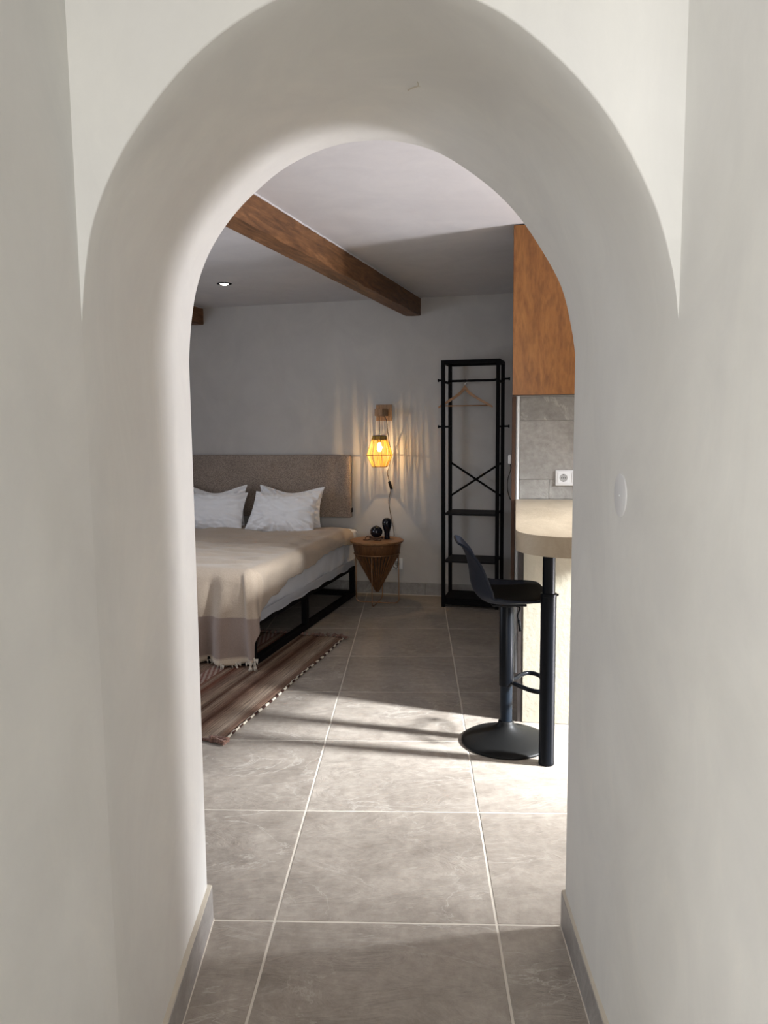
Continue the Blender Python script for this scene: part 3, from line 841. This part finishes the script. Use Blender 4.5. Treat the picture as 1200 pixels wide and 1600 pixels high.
pillow('pillow', 'white pillow leaning in front, front of the left pair, cut off by the arch', (-1.60, 5.89, PZ+.116), (-.42, .0, AB-.02), .60, .32, .16, .06, 31, .004)

# ------------------------------------------------------------------ side table
st_ = thing('side_table', 'round wooden side table with cone base in a copper wire frame', 'table', (-.288, 5.675, 0), -BA)
b = BM(); lathe(b, [(0, .462), (.188, .462), (.196, .466), (.200, .474), (.200, .479), (.197, .482), (0, .482)], 64, close=False); o = obj('table_top', b, M_top, st_); auto(o)
# conical basket of slats
b = BM(); lathe(b, [(.010, .087), (.154, .374), (.15, .380), (.008, .1)], 64, close=False); o = obj('cone', b, M_panel, st_); auto(o, 60)
b = BM(); lathe(b, [(.160, .376), (.168, .380), (.182, .4615), (.165, .4615), (.152, .380)], 64, close=False); o = obj('rim_band', b, M_cone, st_); auto(o, 60)
for k in range(36):
    a = 2*PI*k/36; b = BM()
    p0 = Vector((.0125*math.cos(a), .0125*math.sin(a), .088)); p1 = Vector((.161*math.cos(a), .161*math.sin(a), .376))
    tube(b, [p0, p1], [.0012, .0100], 6, flat=.8); obj('slat', b, M_cone, st_)
b = BM(); tube(b, [(.172*math.cos(2*PI*k/64), .172*math.sin(2*PI*k/64), .383) for k in range(64)], .0038, 8, True); obj('ring', b, M_brass, st_, True)
for k in range(2):
    b = BM(); r_ = .165; q = .035; zz = .0045
    P = [(-r_, 0, .385), (-r_, 0, .2), (-r_, 0, zz+q)]+arcpts((-r_+q, 0, zz+q), q, PI, 1.5*PI, 6, ('x', 'z'))+arcpts((r_-q, 0, zz+q), q, 1.5*PI, 2*PI, 6, ('x', 'z'))+[(r_, 0, .2), (r_, 0, .385)]
    if k: P = [(y-.0, x, z+.006 if abs(x) < .12 else z) for x, y, z in P]
    tube(b, P, .0038, 8); obj('leg_hoop', b, M_brass, st_, True)

# ornaments
v1 = thing('ornament', 'round glossy black vase resting in a wooden loop stand on the side table', 'vase', (-.292, 5.70, .4825))
b = BM(); n = 24
pr = [(0, .0)]+[(.047*math.sin(PI*(i/n)), .044-.044*math.cos(PI*i/n)) for i in range(2, n-1)]+[(.010, .087), (.008, .0895), (0, .085)]
lathe(b, pr, 40, (0, 0, .012), False); obj('vase_body', b, M_glossblack, v1, True)
b = BM()
tube(b, smoothpath([(-.095, -.06, .004), (-.06, -.075, .006), (-.03, -.062, .012), (0, -.052, .018), (.03, -.058, .014), (.035, -.085, .004), (.01, -.088, .004), (-.02, -.07, .01)], 6), .0042, 7)
tube(b, smoothpath([(-.075, -.07, .004), (-.078, -.05, .018), (-.06, -.035, .028), (-.035, -.035, .022), (-.028, -.06, .010), (.0, -.09, .004)], 6), .0038, 7)
tube(b, [(.05*math.cos(2*PI*k/30), .05*math.sin(2*PI*k/30), .010+.003*math.sin(k)) for k in range(30)], .0045, 7, True)
obj('wooden_loop_stand', b, M_ply_edge, v1, True)
v2 = thing('ornament', 'tall bulb-topped glossy black vase on the side table', 'vase', (-.213, 5.72, .4825))
b = BM(); lathe(b, [(0, 0), (.021, 0), (.022, .004), (.020, .02), (.021, .05), (.028, .075), (.035, .10), (.037, .12), (.034, .138), (.026, .150), (.014, .157), (.006, .1585), (0, .157)], 40, close=False); obj('vase_body', b, M_glossblack, v2, True)

# ------------------------------------------------------------------ wall lamp
LX, LY = -.267, 5.81
wl = thing('wall_lamp', 'lit raffia string lamp hanging from a wooden wall bracket over the side table', 'lamp', (-.235, wally(-.235)-.001, 1.427), -BA)
b = BM(); box(b, -.0625, .0625, -.016, 0, -.0625, .0625, .002, 2); obj('wall_plate', b, M_oak, wl)
inv = Matrix.Rotation(BA, 3, 'Z')
lp = inv @ (Vector((LX, LY, 1.427))-wl.location)
b = BM(); box(b, lp.x-.030, lp.x+.030, lp.y-.022, -.0165, -.026, .026, .002, 2); obj('arm', b, M_oak, wl)
def twist(P, r=.0022, amp=.0016, pitch=.012):
    P = smoothpath(P, 10); b = BM(); L = 0; A = []; B = []
    for i, p_ in enumerate(P):
        if i: L += (p_-P[i-1]).length
        a = L/pitch*PI; o_ = Vector((math.cos(a), math.sin(a)*.6, math.sin(a)*.6))*amp
        A.append(p_+o_); B.append(p_-o_)
    tube(b, A, r, 6); tube(b, B, r, 6); return b
t = MT('twisted_flex', .7, (.1, .06, .04)); ck = t.n('ShaderNodeTexNoise'); ck.inputs['Scale'].default_value = 160; t.l(t.coord('Object'), ck.inputs['Vector'])
t.color(t.ramp(ck.outputs['Fac'], [(.42, (.02, .012, .01)), (.58, (.30, .20, .12))])); M_twist = t.m
obj('hanging_cord', twist([(lp.x, lp.y, -.026), (lp.x+.001, lp.y, -.10), (lp.x, lp.y, -.172)]), M_twist, wl, True)
obj('return_cord', twist([(lp.x+.028, lp.y+.04, -.026), (lp.x+.052, lp.y+.03, -.07), (lp.x+.056, lp.y+.03, -.13), (lp.x+.060, lp.y+.05, -.20), (.06, -.06, -.30), (.045, -.03, -.40), (.022, -.012, -.46), (.028, -.010, -.50), (.037, -.01, -.54)]), M_twist, wl, True)
b = BM(); box(b, -.010, .010, -.008, .008, -.032, .032, .004, 2, Matrix.Translation((.045, -.014, -.562)) @ Matrix.Rotation(-.3, 4, 'Y')); o = obj('cord_switch', b, M_black, wl); auto(o)
obj('supply_cord', twist([(.050, -.013, -.592), (.036, -.010, -.65), (.030, -.008, -.70), (.045, -.008, -.80), (.060, -.008, -.87), (.074, -.02, -.95), (.080, -.06, -1.0), (.105, -.08, -1.07), (.118, -.09, -1.13), (.110, -.08, -1.20), (.08, -.05, -1.205), (.055, -.018, -1.185), (.075, -.006, -1.17)]), M_twist, wl, True)
# shade
z1, z2, z3 = -.175, -.319, -.407
ra, rb_, rc = .051, .099, .058
NS = 8
shade_root = None
b = BM()
for z, r_ in ((z1, ra), (z2, rb_), (z3, rc)):
    tube(b, [(lp.x+r_*math.cos(2*PI*(k+.5)/NS), lp.y+r_*math.sin(2*PI*(k+.5)/NS), z) for k in range(NS)], .0026, 6, True)
for k in range(NS):
    a = 2*PI*(k+.5)/NS; c_, s_ = math.cos(a), math.sin(a)
    tube(b, [(lp.x+ra*c_, lp.y+ra*s_, z1), (lp.x+rb_*c_, lp.y+rb_*s_, z2), (lp.x+rc*c_, lp.y+rc*s_, z3)], .0018, 5)
shade = obj('shade_frame', b, M_wire, wl, False)
def poly_r(R_, ang):
    a = (ang-PI/NS) % (2*PI/NS)-PI/NS; return R_*math.cos(PI/NS)/math.cos(a)
b = BM(); n = 190
for k in range(n):
    a = 2*PI*(k+random.uniform(-.35, .35))/n; a2 = a+random.uniform(-.10, .10); a3 = a2+random.uniform(-.10, .10)
    p_ = [(lp.x+poly_r(R_, q)*math.cos(q)*.985, lp.y+poly_r(R_, q)*math.sin(q)*.985, z) for R_, q, z in ((ra, a, z1), (rb_, a2, z2), (rc, a3, z3))]
    wd = random.choice([.0013, .0018, .0021])
    tube(b, p_, [wd*.8, wd, wd*.8], 4, flat=.5)
obj('strings', b, M_string, shade, kind='stuff')
b = BM(); lathe(b, [(.018, z1+.006), (.050, z1+.002), (.058, z1-.030), (.055, z1-.031), (.047, z1), (.018, z1+.003)], 8, (lp.x, lp.y, 0)); bmesh.ops.rotate(b, cent=(lp.x, lp.y, 0), matrix=Matrix.Rotation(PI/8, 3, 'Z'), verts=b.verts); obj('shade_cap', b, fabric('cap_raffia', (.18, .12, .08), (.34, .25, .17), 150).m, wl)
b = BM(); lathe(b, [(0, z1+.004), (.012, z1+.002), (.014, z1-.05), (0, z1-.052)], 16, (lp.x, lp.y, 0), False); obj('lamp_holder', b, M_black, wl, True)
b = BM(); lathe(b, [(0, z1-.118), (.012, z1-.115), (.019, z1-.10), (.019, z1-.085), (.012, z1-.062), (.008, z1-.05), (0, z1-.05)], 20, (lp.x, lp.y, 0), False); obj('bulb', b, M_bulb, wl, True)
ld = bpy.data.lights.new('lamp_glow', 'POINT'); ld.energy = 3.6; ld.color = (1, .66, .32); ld.shadow_soft_size = .0022
lo = bpy.data.objects.new('lamp_glow', ld); C.objects.link(lo); lo.parent = wl; lo.location = (lp.x, lp.y, z1-.138)

# ------------------------------------------------------------------ clothes rack (local x right, y depth, origin left front foot)
RK = -math.atan(.245)
rk = thing('clothes_rack', 'tall black metal open clothes rack with shelves and crossed braces', 'rack', (.188, 5.548, 0), RK)
RWd, RD, RH, P_ = .417, .285, 1.785, .0255
for (x, y) in ((0, 0), (RWd-P_, 0), (0, RD-P_), (RWd-P_, RD-P_)):
    b = BM(); box(b, x, x+P_, y, y+P_, 0, RH, .001, 1); obj('post', b, M_rack, rk)
def rail(name, x0, x1, y0, y1, z0, z1, m=M_rack): b = BM(); box(b, x0, x1, y0, y1, z0, z1, .001, 1); return obj(name, b, m, rk)
for y in (0, RD-P_): rail('rail', P_, RWd-P_, y, y+P_, RH-P_, RH)
for x in (0, RWd-P_): rail('rail', x, x+P_, P_, RD-P_, RH-P_, RH); rail('rail', x+.002, x+P_-.002, P_, RD-P_, 1.628, 1.642); rail('rail', x+.002, x+P_-.002, P_, RD-P_, 1.308, 1.322)
b = BM(); ym = RD/2
tube(b, smoothpath([(.024, ym, 1.645), (.05, ym, 1.645), (.2, ym, 1.645), (.34, ym, 1.645), (.375, ym, 1.650), (.391, ym, 1.652)], 5), .0085, 12); obj('hanging_rod', b, M_rack, rk, True)
for z in (1.652, 1.316):
    for s in (-1, 1):
        xb = 0 if s < 0 else RWd
        b = BM(); P = [(xb, ym, z), (xb+s*.045, ym, z)]; tube(b, P, .007, 10); tube(b, [(xb+s*.045, ym, z), (xb+s*.053, ym, z)], .0115, 12); tube(b, [(xb+s*.0, ym, z), (xb+s*.006, ym, z)], .012, 12)
        obj('side_hook', b, M_rack, rk, False)
for (z0, z1) in ((1.045, .80), (.80, 1.045)):
    b = BM(); yb = RD-P_/2+(.004 if z0 > z1 else -.004)
    tube(b, [(P_-.004, yb, z0), (RWd-P_+.004, yb, z1)], .0108, 4, flat=.7); obj('brace', b, M_rack, rk)
for z in (.687, .340): rail('shelf', P_-.006, RWd-P_+.006, .004, RD-.004, z-.008, z+.006, M_shelf)
rail('base_shelf', .012, RWd-.012, .004, RD-.004, .055, .068, M_rack)
for y in (0, RD-P_): rail('rail', P_, RWd-P_, y, y+P_, .02, .056)
for x in (0, RWd-P_): rail('rail', x, x+P_, P_, RD-P_, .02, .056)

# hanger
hg = thing('coat_hanger', 'pale wooden coat hanger with trouser bar on the black rack', 'hanger', (.365, 5.648, 1.645), RK+.02)
b = BM(); n = 30; sect = []
def hz(s):  # centre line height below rod along half-span s 0..1
    return -.060-.128*(s**.85)+.012*math.exp(-(s/.12)**2)
R = []
for i in range(-n, n+1):
    s = abs(i)/n; x = .198*i/n; y = .018*s*s-.006
    hh = .023+(.012)*math.exp(-(s/.18)**2)-.004*s; z = hz(s)
    if s > .93: hh = .016*(1-(s-.93)*3)
    a = [(y-.006, z-hh*.5), (y+.006, z-hh*.5), (y+.006, z+hh*.5), (y-.006, z+hh*.5)]
    R.append([b.verts.new((x, yy, zz)) for yy, zz in a])
for A, B in zip(R, R[1:]):
    for k in range(4): b.faces.new((A[k], A[(k+1) % 4], B[(k+1) % 4], B[k]))
b.faces.new(R[0]); b.faces.new(R[-1])
bmesh.ops.bevel(b, geom=[e for e in b.edges if len(e.link_faces) == 2 and e.calc_face_angle(0) > .9], offset=.002, segments=2, affect='EDGES')
o = obj('shoulder', b, M_hang, hg); auto(o)
b = BM(); tube(b, [(-.185, .008, -.178), (.185, .008, -.178)], .0045, 10); obj('trouser_bar', b, M_hang, hg, True)
b = BM(); tube(b, [(0, -.006, -.05), (0, -.006, -.035)]+[(0+.0155*math.sin(a), -.003+.003*a/3, .0-.019*math.cos(a)+.0-.0) for a in [0.2*k-.2 for k in range(1, 20)]], .0016, 8); obj('hook', b, M_chrome, hg, True)

# ------------------------------------------------------------------ bar stool (faces +x, towards the counter)
SX, SY = .378, 3.139
stl = thing('bar_stool', 'black swivel bar stool with moulded shell seat tucked at the counter', 'stool', (SX, SY, .0), .03)
b = BM(); lathe(b, [(0, 0), (.184, 0), (.1875, .003), (.1875, .007), (.182, .012), (.15, .024), (.10, .040), (.065, .054), (.042, .070), (.0335, .082), (.031, .092), (.028, .094), (0, .094)], 64, close=False); o = obj('base', b, MT('base_black', .5, (.006, .006, .006), spec=.16).m, stl); auto(o, 60)
b = BM(); lathe(b, [(0, .09), (.0255, .09), (.0255, .26), (0, .26)], 32, close=False); o = obj('lower_column', b, MT('dark_blue_steel', .45, (.006, .010, .016), spec=.15).m, stl); auto(o)
b = BM(); lathe(b, [(.0258, .245), (.0305, .247), (.0305, .585), (.024, .595), (.02, .6), (0, .6)], 32, close=False); o = obj('column_sleeve', b, M_blackg, stl); auto(o)
b = BM(); Pf = smoothpath([(.026, -.026, .262), (.05, -.05, .258), (.075, -.09, .258), (.11, -.118, .258), (.142, -.105, .258), (.16, -.06, .258), (.165, 0, .258), (.16, .06, .258), (.142, .105, .258), (.11, .118, .258), (.075, .09, .258), (.05, .05, .258), (.026, .026, .262)], 5)
tube(b, Pf, .0095, 10); obj('footrest', b, M_blackg, stl, True)
b = BM(); box(b, -.07, .07, -.07, .07, .598, .606, .001, 1); lathe(b, [(0, .585), (.035, .585), (.05, .599), (0, .599)], 24, close=False); obj('swivel_plate', b, M_black, stl)
b = BM(); tube(b, smoothpath([(.02, -.02, .592), (.045, -.05, .588), (.035, -.06, .56), (.04, -.062, .535)], 5), .0035, 8); tube(b, [(.04, -.062, .54), (.046, -.064, .495)], .006, 8); obj('height_lever', b, M_black, stl, True)
# shell: profile from seat front to the top of the back (centre line), half-widths, rim lift
PR = [(.170, .630, .135, .000), (.155, .641, .165, .005), (.12, .634, .195, .014), (.08, .622, .205, .026), (.02, .614, .208, .036), (-.04, .611, .208, .044), (-.09, .619, .205, .050), (-.128, .645, .202, .040), (-.145, .685, .200, .030), (-.152, .74, .194, .022), (-.163, .79, .184, .016), (-.178, .825, .165, .010), (-.196, .853, .14, .006), (-.214, .864, .112, .002)]
def shellpt(s, tt, off=0):
    # s 0..1 along profile, tt -1..1 across
    f = s*(len(PR)-1); i = min(len(PR)-2, int(f)); q = f-i
    def cr(k):
        a = PR[max(i-1, 0)][k]; b_ = PR[i][k]; c_ = PR[i+1][k]; d_ = PR[min(i+2, len(PR)-1)][k]
        return .5*(2*b_+(c_-a)*q+(2*a-5*b_+4*c_-d_)*q*q+(3*b_-a-3*c_+d_)*q**3)
    x, z, hw, lift = cr(0), cr(1), cr(2), cr(3)
    tq = s
    bend = abs(tt)**2.4
    # rim rises on the seat, comes forward on the back
    k = min(1, max(0, (s-.42)/.2))
    return Vector((x+lift*bend*2.0*k, tt*hw, z+lift*bend*(1-k)))
b = BM(); nu, nv = 60, 36
outer = [[shellpt(i/nu, -1+2*j/nv) for j in range(nv+1)] for i in range(nu+1)]
V = [[b.verts.new(p_) for p_ in r] for r in outer]
for i in range(nu):
    for j in range(nv): b.faces.new((V[i][j], V[i+1][j], V[i+1][j+1], V[i][j+1]))
o = obj('shell', b, M_shell, stl, True); md = o.modifiers.new('s', 'SOLIDIFY'); md.thickness = .009; md.offset = 0
b = BM()
def pad(u, v):
    s = .045+.50*u; tt = (-1+2*v)*.80; p_ = shellpt(s, tt)
    e = (1-abs(2*u-1)**6)*(1-abs(2*v-1)**6); return (p_.x+.012*e*max(0, (s-.45)*5), p_.y, p_.z+.004+.016*e*(1-max(0, (s-.45)*4)))
grid(b, 40, 30, pad); bmesh.ops.solidify(b, geom=b.faces[:], thickness=-.004); obj('seat_pad', b, M_pad, stl, True)
